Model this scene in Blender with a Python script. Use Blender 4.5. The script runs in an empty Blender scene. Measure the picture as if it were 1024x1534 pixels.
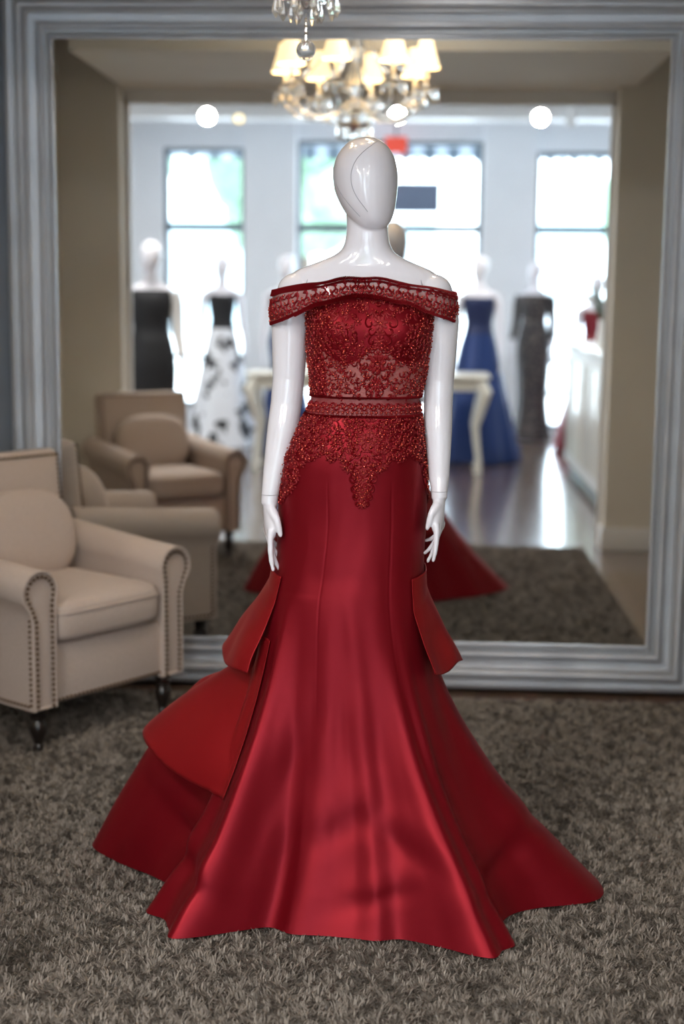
import bpy, bmesh, math, random
import numpy as np
from mathutils import Vector, Matrix, noise, Euler
random.seed(7); np.random.seed(7)
R=math.radians
pi=math.pi
scene=bpy.context.scene
COL=scene.collection
try:
    scene.view_settings.view_transform='Standard'
    scene.view_settings.look='None'
    scene.view_settings.exposure=0.0
except Exception as e: print(e)

# ------------------------------------------------------------ materials
def mat(name,col,rough=.5,metal=0.0,var=None,bump=None,emis=None,trans=0,alpha=1,sheen=0,spec=None,coat=0,coords='Object',tint=None,ior=None,aniso=0):
    m=bpy.data.materials.new(name); m.use_nodes=True
    nt=m.node_tree; b=nt.nodes['Principled BSDF']
    b.inputs['Base Color'].default_value=(*col,1)
    b.inputs['Roughness'].default_value=rough
    b.inputs['Metallic'].default_value=metal
    if spec is not None: b.inputs['Specular IOR Level'].default_value=spec
    if tint: b.inputs['Specular Tint'].default_value=(*tint,1)
    if trans: b.inputs['Transmission Weight'].default_value=trans
    if ior: b.inputs['IOR'].default_value=ior
    if alpha<1: b.inputs['Alpha'].default_value=alpha
    if sheen:
        b.inputs['Sheen Weight'].default_value=sheen
        b.inputs['Sheen Roughness'].default_value=.4
        b.inputs['Sheen Tint'].default_value=(*[min(1,c*2+.1) for c in col],1)
    if coat:
        b.inputs['Coat Weight'].default_value=coat; b.inputs['Coat Roughness'].default_value=.08
    if emis:
        b.inputs['Emission Color'].default_value=(*emis[0],1); b.inputs['Emission Strength'].default_value=emis[1]
    tc=None
    if var or bump:
        tc=nt.nodes.new('ShaderNodeTexCoord')
    if var:   # (scale, other colour, lo, hi)
        n=nt.nodes.new('ShaderNodeTexNoise'); n.inputs['Scale'].default_value=var[0]; n.inputs['Detail'].default_value=6
        nt.links.new(tc.outputs[coords],n.inputs['Vector'])
        r=nt.nodes.new('ShaderNodeValToRGB')
        r.color_ramp.elements[0].position=var[2]; r.color_ramp.elements[0].color=(*col,1)
        r.color_ramp.elements[1].position=var[3]; r.color_ramp.elements[1].color=(*var[1],1)
        nt.links.new(n.outputs['Fac'],r.inputs['Fac']); nt.links.new(r.outputs['Color'],b.inputs['Base Color'])
    if bump:  # (scale,strength,distance)
        n=nt.nodes.new('ShaderNodeTexNoise'); n.inputs['Scale'].default_value=bump[0]; n.inputs['Detail'].default_value=4
        nt.links.new(tc.outputs[coords],n.inputs['Vector'])
        u=nt.nodes.new('ShaderNodeBump'); u.inputs['Strength'].default_value=bump[1]; u.inputs['Distance'].default_value=bump[2]
        nt.links.new(n.outputs['Fac'],u.inputs['Height']); nt.links.new(u.outputs['Normal'],b.inputs['Normal'])
    return m

M_satin=mat('red_satin',(.185,.0038,.0095),.37,.5,bump=(6,.08,.01),spec=.5,tint=(1,.36,.38),sheen=.15)
M_satin_lit=mat('red_satin_tier_lit',(.26,.0075,.011),.38,.45,bump=(6,.08,.01),spec=.5,tint=(1,.36,.32),sheen=.15)  # same satin, brighter and oranger: light on the flounces put into the colour
M_lace=mat('red_lace_thread',(.19,.004,.008),.38,.25,bump=(900,.5,.001),spec=.5,tint=(1,.5,.5))
M_bead=mat('red_bead',(.75,.12,.08),.12,.8)
M_nude=mat('blush_mesh',(.33,.095,.09),.5,bump=(1200,.4,.001))
M_belt=mat('belt_mesh',(.21,.030,.032),.5,bump=(1200,.4,.001))
M_band=mat('sheer_blush_tulle',(.36,.12,.11),.6,alpha=.66,bump=(1200,.4,.001))
M_white=mat('mannequin_gloss_white',(.78,.76,.82),.15,coat=.6)
M_seam=mat('mannequin_seam',(.36,.35,.39),.4)
M_linen=mat('beige_linen',(.44,.355,.305),.9,var=(220,(.49,.40,.345),.35,.65),bump=(600,.25,.0015),sheen=.2)
M_nail=mat('bronze_nailhead',(.10,.06,.035),.35,.9)
M_dark=mat('dark_turned_wood',(.012,.008,.007),.3,coat=.3)
M_frame=mat('silver_frame_paint',(.32,.335,.37),.40,.3,var=(5,(.38,.395,.43),.35,.7),bump=(60,.15,.003))
M_frame2=mat('silver_frame_beading',(.44,.455,.48),.35,.45)  # lighter, more metallic silver for the beading
M_mirror=mat('mirror_silvering',(.93,.95,.95),.0,1.0)
M_wallA=mat('warm_beige_wall',(.68,.64,.56),.85,var=(3,(.71,.67,.59),.3,.7))
M_wallB=mat('grey_wall',(.17,.19,.23),.85,var=(3,(.19,.21,.25),.3,.7))
M_wallC=mat('cool_white_wall',(.82,.84,.87),.8,var=(3,(.85,.87,.90),.3,.7))
M_ceil=mat('ceiling_paint',(.76,.78,.81),.85,var=(3,(.80,.82,.85),.3,.7))
M_trim=mat('white_trim',(.78,.78,.77),.45)
M_crys=mat('crystal_glass',(1,1,1),.03,trans=.85,ior=1.5)
M_chrome=mat('chrome',(.75,.72,.68),.15,1)
M_shade=mat('lit_lampshade',(.9,.78,.55),.8,emis=((1,.72,.38),1.5))
M_bulb=mat('lamp_lens',(1,.95,.8),.5,emis=((1,.78,.42),2.2))
M_wcream=mat('cream_lacquer',(.76,.73,.64),.3,coat=.3)
M_sign=mat('exit_sign_red',(.6,.05,.03),.5,emis=((1,.12,.06),.4))
M_steel=mat('window_frame_dark',(.09,.115,.14),.5)
M_black=mat('black_crepe',(.008,.008,.010),.7)
M_blue=mat('royal_blue_satin',(.006,.026,.12),.35,.3)
M_navy=mat('navy_sequin',(.01,.018,.07),.4,.3)
M_floral=mat('white_black_floral',(.82,.84,.88),.7,var=(7,(.01,.01,.012),.54,.56))
M_ivory=mat('ivory_chiffon',(.82,.80,.78),.7)
M_lacegown=mat('black_lace_nude',(.015,.014,.018),.6,var=(40,(.13,.105,.09),.50,.62))
M_burg=mat('burgundy_satin',(.20,.01,.02),.4,.2)
M_signblue=mat('sign_blue_grey',(.16,.21,.31),.5)
M_canvas=mat('awning_canvas',(.45,.5,.55),.8)

def wood():
    m=bpy.data.materials.new('wood_floor'); m.use_nodes=True; nt=m.node_tree; b=nt.nodes['Principled BSDF']
    tc=nt.nodes.new('ShaderNodeTexCoord'); mp=nt.nodes.new('ShaderNodeMapping'); mp.inputs['Rotation'].default_value=(0,0,R(90))
    br=nt.nodes.new('ShaderNodeTexBrick'); br.inputs['Scale'].default_value=1.0
    br.inputs['Brick Width'].default_value=1.6; br.inputs['Row Height'].default_value=.12; br.inputs['Mortar Size'].default_value=.002
    br.inputs['Color1'].default_value=(.15,.085,.055,1); br.inputs['Color2'].default_value=(.10,.055,.035,1); br.inputs['Mortar'].default_value=(.02,.012,.01,1)
    nt.links.new(tc.outputs['Object'],mp.inputs['Vector']); nt.links.new(mp.outputs['Vector'],br.inputs['Vector'])
    mp2=nt.nodes.new('ShaderNodeMapping'); mp2.inputs['Scale'].default_value=(30,2,2); nt.links.new(tc.outputs['Object'],mp2.inputs['Vector'])
    n=nt.nodes.new('ShaderNodeTexNoise'); n.inputs['Scale'].default_value=2; n.inputs['Detail'].default_value=6; nt.links.new(mp2.outputs['Vector'],n.inputs['Vector'])
    mx=nt.nodes.new('ShaderNodeMixRGB'); mx.blend_type='MULTIPLY'; mx.inputs['Fac'].default_value=.6
    nt.links.new(br.outputs['Color'],mx.inputs['Color1']); nt.links.new(n.outputs['Color'],mx.inputs['Color2'])
    g=nt.nodes.new('ShaderNodeGamma'); g.inputs['Gamma'].default_value=.9
    nt.links.new(mx.outputs['Color'],g.inputs['Color']); nt.links.new(g.outputs['Color'],b.inputs['Base Color'])
    b.inputs['Roughness'].default_value=.20; b.inputs['Coat Weight'].default_value=.7; b.inputs['Coat Roughness'].default_value=.13
    return m
M_wood=wood()
def rugmat():
    m=bpy.data.materials.new('shag_pile'); m.use_nodes=True; nt=m.node_tree; b=nt.nodes['Principled BSDF']
    g=nt.nodes.new('ShaderNodeNewGeometry'); r=nt.nodes.new('ShaderNodeValToRGB')
    r.color_ramp.elements[0].color=(.125,.105,.088,1); r.color_ramp.elements[1].color=(.31,.27,.232,1)
    nt.links.new(g.outputs['Random Per Island'],r.inputs['Fac']); nt.links.new(r.outputs['Color'],b.inputs['Base Color'])
    b.inputs['Roughness'].default_value=.85; b.inputs['Specular IOR Level'].default_value=.15
    return m
M_pile=rugmat()
M_rugbase=mat('rug_backing',(.11,.095,.08),.95,var=(80,(.17,.148,.126),.35,.65))

# ------------------------------------------------------------ builder
class B:
    def __init__(s): s.v=[];s.f=[];s.m=[]
    def add(s,vs,fs,m=0,X=None):
        o=len(s.v)
        s.v+= [tuple(X@Vector(v)) for v in vs] if X else [tuple(v) for v in vs]
        s.f+=[tuple(i+o for i in f) for f in fs]; s.m+=[m]*len(fs)
    def loft(s,rows,m=0,close=True,cap=True,X=None):
        n=len(rows[0]); vs=[p for r in rows for p in r]; fs=[]
        for i in range(len(rows)-1):
            for j in range(n if close else n-1):
                k=(j+1)%n
                fs.append((i*n+j,i*n+k,(i+1)*n+k,(i+1)*n+j))
        if cap and close:
            fs.append(tuple(range(n))[::-1]); fs.append(tuple((len(rows)-1)*n+j for j in range(n)))
        s.add(vs,fs,m,X)
    def lathe(s,prof,n=24,c=(0,0,0),m=0,cap=True,X=None):
        rows=[[(c[0]+r*math.cos(2*pi*j/n),c[1]+r*math.sin(2*pi*j/n),c[2]+z) for j in range(n)] for r,z in prof]
        s.loft(rows,m,True,cap,X)
    def tube(s,pts,rad,n=10,m=0,X=None,cap=True):
        pts=[Vector(p) for p in pts]; rows=[]
        if not isinstance(rad,(list,tuple)): rad=[rad]*len(pts)
        a=None
        for i,p in enumerate(pts):
            t=(pts[min(i+1,len(pts)-1)]-pts[max(i-1,0)])
            if t.length<1e-9: t=Vector((0,0,1))
            t.normalize()
            if a is None:
                a=t.orthogonal().normalized()
            else:
                a=(a-t*a.dot(t)); 
                if a.length<1e-6: a=t.orthogonal()
                a.normalize()
            b=t.cross(a); r=rad[i]
            rows.append([p+a*math.cos(2*pi*j/n)*r+b*math.sin(2*pi*j/n)*r for j in range(n)])
        s.loft(rows,m,True,cap,X)
    def ball(s,c,r,m=0,nu=8,nv=6,X=None,sc=(1,1,1)):
        rows=[]
        for i in range(nv+1):
            ph=pi*i/nv; rr=max(1e-4,math.sin(ph))*r
            rows.append([(c[0]+rr*math.cos(2*pi*j/nu)*sc[0],c[1]+rr*math.sin(2*pi*j/nu)*sc[1],c[2]-math.cos(ph)*r*sc[2]) for j in range(nu)])
        s.loft(rows,m,True,True,X)
    def sup(s,c,h,e1=.3,e2=.3,m=0,nu=40,nv=24,X=None,puff=0):
        f=lambda w,e:math.copysign(abs(w)**e,w)
        rows=[]
        for i in range(nv+1):
            ph=-pi/2+pi*i/nv
            cr_=max(1e-3,f(max(math.cos(ph),0),e1)); z=f(math.sin(ph),e1)
            row=[]
            for j in range(nu):
                t=2*pi*j/nu; x=cr_*f(math.cos(t),e2); y=cr_*f(math.sin(t),e2)
                zz=z*(1+puff*(1-x*x)*(1-y*y))
                row.append((c[0]+h[0]*x,c[1]+h[1]*y,c[2]+h[2]*zz))
            rows.append(row)
        s.loft(rows,m,True,True,X)
    def box(s,x0,x1,y0,y1,z0,z1,m=0,bev=0,X=None,seg=3):
        bm=bmesh.new(); bmesh.ops.create_cube(bm,size=1)
        for v in bm.verts: v.co=Vector(((x0+x1)/2+v.co.x*(x1-x0),(y0+y1)/2+v.co.y*(y1-y0),(z0+z1)/2+v.co.z*(z1-z0)))
        if bev: bmesh.ops.bevel(bm,geom=list(bm.edges),offset=bev,segments=seg,profile=.5,affect='EDGES')
        bm.verts.index_update()
        s.add([v.co.copy() for v in bm.verts],[[v.index for v in f.verts] for f in bm.faces],m,X); bm.free()
    def obj(s,name,mats,parent=None,loc=(0,0,0),rot=(0,0,0),sharp=40,smooth=True):
        me=bpy.data.meshes.new(name); me.from_pydata(s.v,[],s.f)
        for m in mats: me.materials.append(m)
        me.polygons.foreach_set('material_index',s.m)
        if smooth:
            me.polygons.foreach_set('use_smooth',[True]*len(me.polygons))
            me.update()
            try: me.set_sharp_from_angle(angle=R(sharp))
            except Exception as e: print(e)
        me.update()
        o=bpy.data.objects.new(name,me); COL.objects.link(o)
        o.location=loc; o.rotation_euler=rot
        if parent: o.parent=parent
        return o
def empty(name,loc=(0,0,0),rot=(0,0,0)):
    e=bpy.data.objects.new(name,None); COL.objects.link(e); e.location=loc; e.rotation_euler=rot; e.empty_display_size=.1; return e
def cr(xs,ys,x):
    if x<=xs[0]: return ys[0]
    if x>=xs[-1]: return ys[-1]
    i=0
    while xs[i+1]<x: i+=1
    h=xs[i+1]-xs[i]; t=(x-xs[i])/h
    def tan(k):
        if k==0: return (ys[1]-ys[0])/(xs[1]-xs[0])
        if k==len(xs)-1: return (ys[-1]-ys[-2])/(xs[-1]-xs[-2])
        return (ys[k+1]-ys[k-1])/(xs[k+1]-xs[k-1])
    m0=tan(i)*h; m1=tan(i+1)*h
    return (2*t**3-3*t*t+1)*ys[i]+(t**3-2*t*t+t)*m0+(-2*t**3+3*t*t)*ys[i+1]+(t**3-t*t)*m1
def sst(a,b,x):
    t=max(0,min(1,(x-a)/(b-a))); return t*t*(3-2*t)

# ------------------------------------------------------------ camera
yaw=R(2.87); th=R(8.68); roll=R(.6)
f=Vector((-math.sin(yaw)*math.cos(th),math.cos(yaw)*math.cos(th),-math.sin(th)))
r0=Vector((math.cos(yaw),math.sin(yaw),0)); u0=r0.cross(f)
r1=r0*math.cos(roll)+u0*math.sin(roll); u1=-r0*math.sin(roll)+u0*math.cos(roll)
cd=bpy.data.cameras.new('camera'); cam=bpy.data.objects.new('camera',cd); COL.objects.link(cam)
mw=Matrix((r1,u1,-f)).transposed().to_4x4(); mw.translation=Vector((0,-5.07,1.42)); cam.matrix_world=mw
cd.sensor_fit='VERTICAL'; cd.sensor_height=36; cd.lens=50; cd.clip_start=.05; cd.clip_end=200
cd.dof.use_dof=True; cd.dof.focus_distance=3.12; cd.dof.aperture_fstop=1.8
scene.camera=cam

# ------------------------------------------------------------ room
def slab(name,x0,x1,y0,y1,z0,z1,m,bev=0,parent=None):
    b=B(); b.box(x0,x1,y0,y1,z0,z1,0,bev); return b.obj(name,[m],parent,sharp=30)
YW=-9.93
slab('floor',-4.1,2.8,YW-.1,.12,-.1,0,M_wood)
slab('wall_mirror_side',-2.1,2.1,.0,.12,0,3.1,M_wallB)
slab('wall_alcove_left',-2.1,-2.0,-3.15,0,0,3.1,M_wallA)
slab('wall_alcove_right',2.0,2.1,-3.15,0,0,3.1,M_wallA)
slab('ceiling',-2.1,2.1,-3.15,.12,3.0,3.1,M_ceil)
b=B(); b.box(-2.0,-1.66,-3.15,-3.0,0,3.0); b.box(1.085,2.0,-3.15,-3.0,0,3.0); b.box(-1.66,1.085,-3.15,-3.0,2.55,3.0)
b.obj('wall_portal',[M_wallA])
slab('wall_soffit',-1.66,1.17,-2.995,-1.86,2.55,2.998,M_wallA)
b=B(); b.box(1.07,2.0,-3.0,-2.982,0,.13,0,.004); b.box(1.07,1.085,-3.15,-3.0,0,.13,0,.003); b.obj('baseboard_portal_right',[M_trim])
b=B(); b.box(-2.0,-1.645,-3.0,-2.982,0,.13,0,.004); b.obj('baseboard_portal_left',[M_trim])
b=B(); b.box(-2,-1.45,-.018,0,0,.13,0,.004);b.box(1.03,2.,-.018,0,0,.13,0,.004); b.obj('baseboard_mirror_side',[M_trim])
slab('trim_1',-1.72,1.16,-3.17,-3.15,2.47,2.62,M_trim,.004)
b=B(); b.box(-1.74,-1.63,-3.175,-3.15,0,2.5,0,.004); b.box(1.06,1.16,-3.175,-3.15,0,2.5,0,.004); b.obj('trim_2',[M_trim])
slab('wall_shop_left',-4.1,-4.0,YW,-3.15,0,3.3,M_wallC)
slab('wall_shop_right',2.7,2.8,YW,-3.15,0,3.3,M_wallC)
b=B(); b.box(-4.0,-2.0,-3.15,-3.05,0,3.3); b.box(2.0,2.7,-3.15,-3.05,0,3.3); b.box(-2.1,2.1,-3.25,-3.15,3.0,3.3); b.obj('wall_shop_back',[M_wallC])
slab('ceiling_shop',-4.1,2.8,YW-.1,-3.15,3.2,3.3,M_ceil)
slab('trim_3',-4.0,2.7,-8.9,-8.6,3.05,3.2,M_trim)
wins=[(-2.62,-1.77,.25,2.90),(-1.24,.655,.0,2.98),(1.19,2.35,.06,2.88)]
segs=[(-4.0,-2.62,YW-.1,YW+.1,0,3.2),(-1.77,-1.24,YW-.1,YW+.25,0,3.2),(.655,1.19,YW-.1,YW+.25,0,3.2),(2.35,2.7,YW-.1,YW+.1,0,3.2)]
for w in wins:
    segs.append((w[0],w[1],YW-.1,YW+.1,w[3],3.2))
    if w[2]>0: segs.append((w[0],w[1],YW-.1,YW+.1,0,w[2]))
for sg_ in segs: slab('wall_storefront',*sg_,M_wallC)
for i,w in enumerate(wins):
    b=B(); t=.045
    g=.002
    b.box(w[0]+g,w[0]+t,YW-.05,YW+.05,w[2]+g,w[3]-g); b.box(w[1]-t,w[1]-g,YW-.05,YW+.05,w[2]+g,w[3]-g)
    b.box(w[0]+t,w[1]-t,YW-.05,YW+.05,w[3]-t,w[3]-g); b.box(w[0]+t,w[1]-t,YW-.05,YW+.05,w[2]+g,w[2]+t)
    b.box(w[0]+g,w[1]-g,YW-.06,YW+.06,2.06,2.14)
    if i==1:
        b.box(-.33,-.25,YW-.05,YW+.05,0.002,2.06); b.box(-1.2,.62,YW-.05,YW+.05,0.002,.2)
        b.box(-.40,-.37,YW+.05,YW+.09,.9,1.2)
    else:
        b.box(w[0]+g,w[1]-g,YW-.05,YW+.05,.75,.79)
    b.obj('window_%d'%(i+1) if i!=1 else 'door_1',[M_steel])
b=B(); b.box(-.28,.22,YW+.06,YW+.10,2.26,2.56,0,.01); b.obj('shop_sign',[M_signblue])
b=B(); b.box(-.34,-.12,-9.55,-9.50,2.82,2.98,0,.006); b.tube([(-.23,-9.525,2.98),(-.23,-9.525,3.2)],.01,8,1); b.obj('exit_sign',[M_sign,M_steel])
b=B()
for k in range(44):
    x=-3.2+k*.13; b.add([(x,YW-.9,3.02),(x+.13,YW-.9,3.02),(x+.13,YW-.9,2.90),(x+.065,YW-.9,2.85),(x,YW-.9,2.90)],[(0,1,2,3,4)],k%2)
b.add([(-3.2,YW-.9,3.02),(2.52,YW-.9,3.02),(2.52,YW-.12,3.3),(-3.2,YW-.12,3.3)],[(0,1,2,3)],0)
b.obj('window_awning',[M_canvas,M_steel],smooth=False)

# outside
M_walk=mat('sidewalk_concrete',(.62,.63,.64),.9,var=(4,(.66,.67,.68),.3,.7))
M_fac=mat('facade_stucco',(.72,.78,.80),.9,var=(1.5,(.76,.80,.82),.3,.7))
M_leaf=mat('tree_leaves',(.08,.16,.10),.7,var=(5,(.17,.27,.19),.3,.7))
M_bark=mat('tree_bark',(.10,.07,.05),.9)
M_fwin=mat('facade_window_glass',(.35,.45,.5),.15)
slab('street_ground',-30,30,-45,YW-.1,-.2,-.05,M_walk)
b=B(); b.box(-25,25,-34,-30,-.05,5.5)
for x in range(-22,23,4): b.box(x,x+2.4,-30.0,-29.9,.6,3.2,1)
b.box(-25,25,-30.4,-29.6,5.3,5.7,2)
b.obj('street_building',[M_fac,M_fwin,M_trim],smooth=False)
def tree(x,y,s):
    b=B(); b.tube([(0,0,-.05),(.05,0,1.2*s),(0,.05,2.4*s)],[.14*s,.11*s,.08*s],10,1)
    for k in range(14):
        c=Vector((random.uniform(-1,1),random.uniform(-1,1),random.uniform(-.6,.9)))*s; c.z+=3.0*s; r=random.uniform(.5,.8)*s
        rows=[]
        for i in range(9):
            ph=pi*i/8; row=[]
            for j in range(14):
                d=Vector((math.sin(ph)*math.cos(2*pi*j/14),math.sin(ph)*math.sin(2*pi*j/14),-math.cos(ph)))
                row.append(c+d*r*(1+.25*noise.noise(d*2.5+c)))
            rows.append(row)
        b.loft(rows,0)
    b.obj('street_tree',[M_leaf,M_bark],loc=(x,y,0))
tree(-5.6,-20,1.35); tree(-2.2,-23,1.2); tree(5.6,-24,1.3)
b=B()
prof=[(-2.1,.35),(-2.1,.75),(-1.5,.92),(-.8,.98),(-.3,1.38),(.9,1.42),(1.5,1.02),(2.1,.9),(2.15,.4)]
rows=[]
for yy,sc in ((-.8,.93),(-.7,1),(.7,1),(.8,.93)):
    rows.append([(x,yy,.35+(z-.35)*sc) for x,z in prof])
b.loft(rows,0)
for wx in (-1.35,1.35):
    for wy in (-.78,.78):
        b.tube([(wx,wy-.1,.33),(wx,wy+.1,.33)],.33,18,1)
b.obj('parked_car',[mat('car_paint',(.7,.73,.78),.2,.3),M_steel],loc=(2.5,-17,-.05),sharp=30)

# ------------------------------------------------------------ wall mirror
mx0,mx1,mz0,mz1=-1.272,.847,.178,2.285
root=empty('wall_mirror')
b=B(); b.add([(mx0-.01,-.02,mz0-.01),(mx1+.01,-.02,mz0-.01),(mx1+.01,-.02,mz1+.01),(mx0-.01,-.02,mz1+.01)],[(0,1,2,3)])
b.obj('mirror_glass',[M_mirror],root,smooth=False)
prof=[(0,.020),(0,.028),(.006,.032),(.012,.028),(.016,.026),(.03,.030),(.034,.040),(.042,.044),(.050,.040),(.054,.036),(.075,.038),(.098,.050),(.102,.060),(.112,.064),(.122,.060),(.126,.054),(.138,.056),(.146,.062),(.156,.062),(.165,.052),(.165,.0)]
b=B(); rows=[]
for w,h in prof:
    rows.append([(mx0-w,-h,mz0-w),(mx1+w,-h,mz0-w),(mx1+w,-h,mz1+w),(mx0-w,-h,mz1+w)])
b.loft(rows,0,True,False)
b.obj('frame_moulding',[M_frame],root,sharp=50)
b=B()
for w,h,sp,rr in ((.020,.031,.011,.0052),(.088,.046,.014,.0062),(.132,.056,.012,.005)):
    cs=[(mx0-w,mz0-w),(mx1+w,mz0-w),(mx1+w,mz1+w),(mx0-w,mz1+w)]
    for k in range(4):
        a=Vector(cs[k]); c=Vector(cs[(k+1)%4]); L=(c-a).length; n=int(L/sp)
        for i in range(n):
            p=a.lerp(c,(i+.5)/n); b.ball((p.x,-h,p.y),rr,0,6,4)
b.obj('frame_beading',[M_frame2],root)

# ------------------------------------------------------------ rug
RX0,RX1,RY0,RY1=-1.85,.965,-2.98,-.19
b=B(); b.box(RX0,RX1,RY0,RY1,.001,.010,0,.003); rug=b.obj('shag_rug',[M_rugbase])
N=300000
px=np.random.uniform(RX0,RX1,N); py=np.random.uniform(RY0,RY1,N)
gx=np.round(px/.018+.3*np.sin(py*140)); gy=np.round(py/.018+.3*np.sin(px*150))
hsh=np.sin(gx*12.9898+gy*78.233)*43758.5453; hsh=hsh-np.floor(hsh)
hs2=np.sin(gx*39.346+gy*11.135)*24634.6345; hs2=hs2-np.floor(hs2)
az=hsh*2*pi+np.random.normal(0,.6,N)
ln=np.random.uniform(.011,.017,N)+.010*hs2
lean=np.random.uniform(.4,1.2,N)
dx=np.cos(az)*np.sin(lean); dy=np.sin(az)*np.sin(lean); dz=np.cos(lean)*.9
wd=.0017; wx=-np.sin(az)*wd; wy=np.cos(az)*wd
V=np.zeros((N,5,3),dtype=np.float32)
z0=.009
V[:,0]=np.stack([px-wx,py-wy,np.full(N,z0)],1); V[:,1]=np.stack([px+wx,py+wy,np.full(N,z0)],1)
mxx=px+dx*ln*.45; myy=py+dy*ln*.45; mzz=z0+dz*ln*.65
V[:,2]=np.stack([mxx+wx,myy+wy,mzz],1); V[:,3]=np.stack([mxx-wx,myy-wy,mzz],1)
V[:,4]=np.stack([px+dx*ln,py+dy*ln,z0+dz*ln*.95],1)
me=bpy.data.meshes.new('rug_pile'); me.vertices.add(N*5); me.vertices.foreach_set('co',V.reshape(-1))
idx=np.arange(N)[:,None]*5
loops=np.concatenate([idx+np.array([[0,1,2,3]]),idx+np.array([[3,2,4]])],1).reshape(-1).astype(np.int32)
me.loops.add(len(loops)); me.loops.foreach_set('vertex_index',loops)
me.polygons.add(N*2); st=np.stack([np.arange(N)*7,np.arange(N)*7+4],1).reshape(-1).astype(np.int32)
me.polygons.foreach_set('loop_start',st)
me.update(calc_edges=True); me.validate(); me.materials.append(M_pile)
o=bpy.data.objects.new('rug_pile',me); COL.objects.link(o); o.parent=rug

# ------------------------------------------------------------ armchair
def armchair(loc,rotz):
    root=empty('armchair',loc,(0,0,rotz))
    b=B()
    b.box(-.25,.25,-.285,.275,.14,.33,0,.02)
    for s in (-1,1):
        out=[(.228,.14),(.228,.30),(.226,.47)]
        cx_,cz_,rr=.285,.512,.066
        for k in range(19):
            a=R(200-k*(250/18)); out.append((cx_+rr*math.cos(a),cz_+rr*math.sin(a)))
        out+=[(.312,.42),(.312,.30),(.312,.14)]
        mid=(.272,.36); rows=[]
        for y,sc,dz in ((-.300,.90,0),(-.308,.955,0),(-.300,1,0),(-.1,1,.012),(.12,1,.03),(.285,1,.045)):
            rows.append([(s*(mid[0]+(x-mid[0])*sc),y,mid[1]+(z-mid[1])*(sc if sc==1 else .5+.5*sc)+dz*sst(.25,.5,z)) for x,z in out])
        if s<0: rows=[r[::-1] for r in rows]
        b.loft(rows,0)
        b.tube([(s*(mid[0]+(x-mid[0])*.97),-.308,mid[1]+(z-mid[1])*.985) for x,z in out],.0045,6,0)
    X=Matrix.Translation((0,.245,.32))@Matrix.Rotation(R(-5),4,'X')
    b.box(-.265,.265,-.05,.035,-.12,.545,0,.03,X,4)
    b.obj('upholstered_frame',[M_linen],root)
    b=B(); b.sup((0,-.060,.400),(.226,.260,.072),.35,.22,0,56,20,puff=.12); 
    b.tube([(.226*math.copysign(abs(math.cos(t))**.22,math.cos(t))*1.0,-.060+.260*math.copysign(abs(math.sin(t))**.22,math.sin(t)),.43) for t in [2*pi*k/64 for k in range(65)]],.004,5)
    b.obj('seat_cushion',[M_linen],root)
    b=B(); X=Matrix.Translation((0,.145,.59))@Matrix.Rotation(R(-12),4,'X')
    b.sup((0,0,0),(.212,.078,.160),.75,.55,0,48,24,X)
    b.obj('back_cushion',[M_linen],root)
    b=B()
    def row(pts,sp=.0165,r=.0055):
        pts=[Vector(p) for p in pts]; acc=0
        for a,c in zip(pts,pts[1:]):
            L=(c-a).length; 
            while acc<L:
                p=a.lerp(c,acc/L); b.ball(p,r,0,7,4); acc+=sp
            acc-=L
    for s in (-1,1):
        o2=[(s*.240,-.309,.15),(s*.240,-.309,.46)]
        for k in range(15):
            a=R(195-k*(235/14)); o2.append((s*(.284+.050*math.cos(a)),-.309,.509+.050*math.sin(a)))
        o2+=[(s*.300,-.309,.42),(s*.300,-.309,.15)]
        row(o2)
        row([(s*.314,-.28,.155),(s*.314,.27,.155)])
        row([(s*.313,-.292,.16),(s*.313,-.292,.43)])
    row([(-.235,-.288,.155),(.235,-.288,.155)])
    XB=Matrix.Translation((0,.245,.32))@Matrix.Rotation(R(-5),4,'X')
    row([XB@Vector(p) for p in ((-.248,-.053,.2),(-.248,-.053,.525),(.248,-.053,.525),(.248,-.053,.2))])
    row([XB@Vector(p) for p in ((-.252,.038,-.1),(-.252,.038,.525),(.252,.038,.525),(.252,.038,-.1))])
    b.obj('nailheads',[M_nail],root)
    b=B(); pr=[(.012,0),(.016,.004),(.016,.018),(.012,.024),(.017,.034),(.026,.060),(.029,.078),(.022,.094),(.018,.100),(.027,.106),(.027,.114),(.020,.120),(.030,.128),(.031,.142)]
    for s in (-1,1):
        b.lathe(pr,18,(s*.265,-.262,0))
        b.loft([[(s*.25+u*w,.245+.02*(1-t)+v*w,z) for u,v in ((-1,-1),(1,-1),(1,1),(-1,1))] for t,z,w in ((0,0,.014),(1,.142,.022))])
    b.obj('legs',[M_dark],root)
    return root
armchair((-1.200,-.505,.012),R(54))
armchair((-1.36,-2.60,.012),R(145))

# ------------------------------------------------------------ red gown
X0,Y0=-.113,-1.82
Z_=[.75,.80,.90,1.0,1.06,1.12,1.18,1.24,1.30,1.36,1.40,1.43]
HW=[.179,.174,.171,.169,.160,.142,.123,.130,.138,.143,.145,.14]
HD=[.135,.128,.122,.122,.122,.110,.093,.098,.105,.106,.096,.085]
CX=[-.036,-.032,-.026,-.026,-.021,-.009,0,.006,.007,.010,.008,.006]
hem=[(5.7,.575),(18,.53),(32,.50),(46,.455),(62,.44),(78,.40),(92,.42),(106,.40),(120,.45),(133,.49),(146,.62),(158,.70),(165,.720),(172,.62),(180,.50),(190,.44),(197,.47),(202.5,.525),(209,.490),(215,.495),(220,.515),(226,.42),(233,.335),(243,.328),(254,.303),(266,.303),(279,.315),(290,.322),(300,.385),(308.5,.480),(314,.47),(319,.478),(326,.41),(337,.385),(345,.43),(354,.565)]
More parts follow.
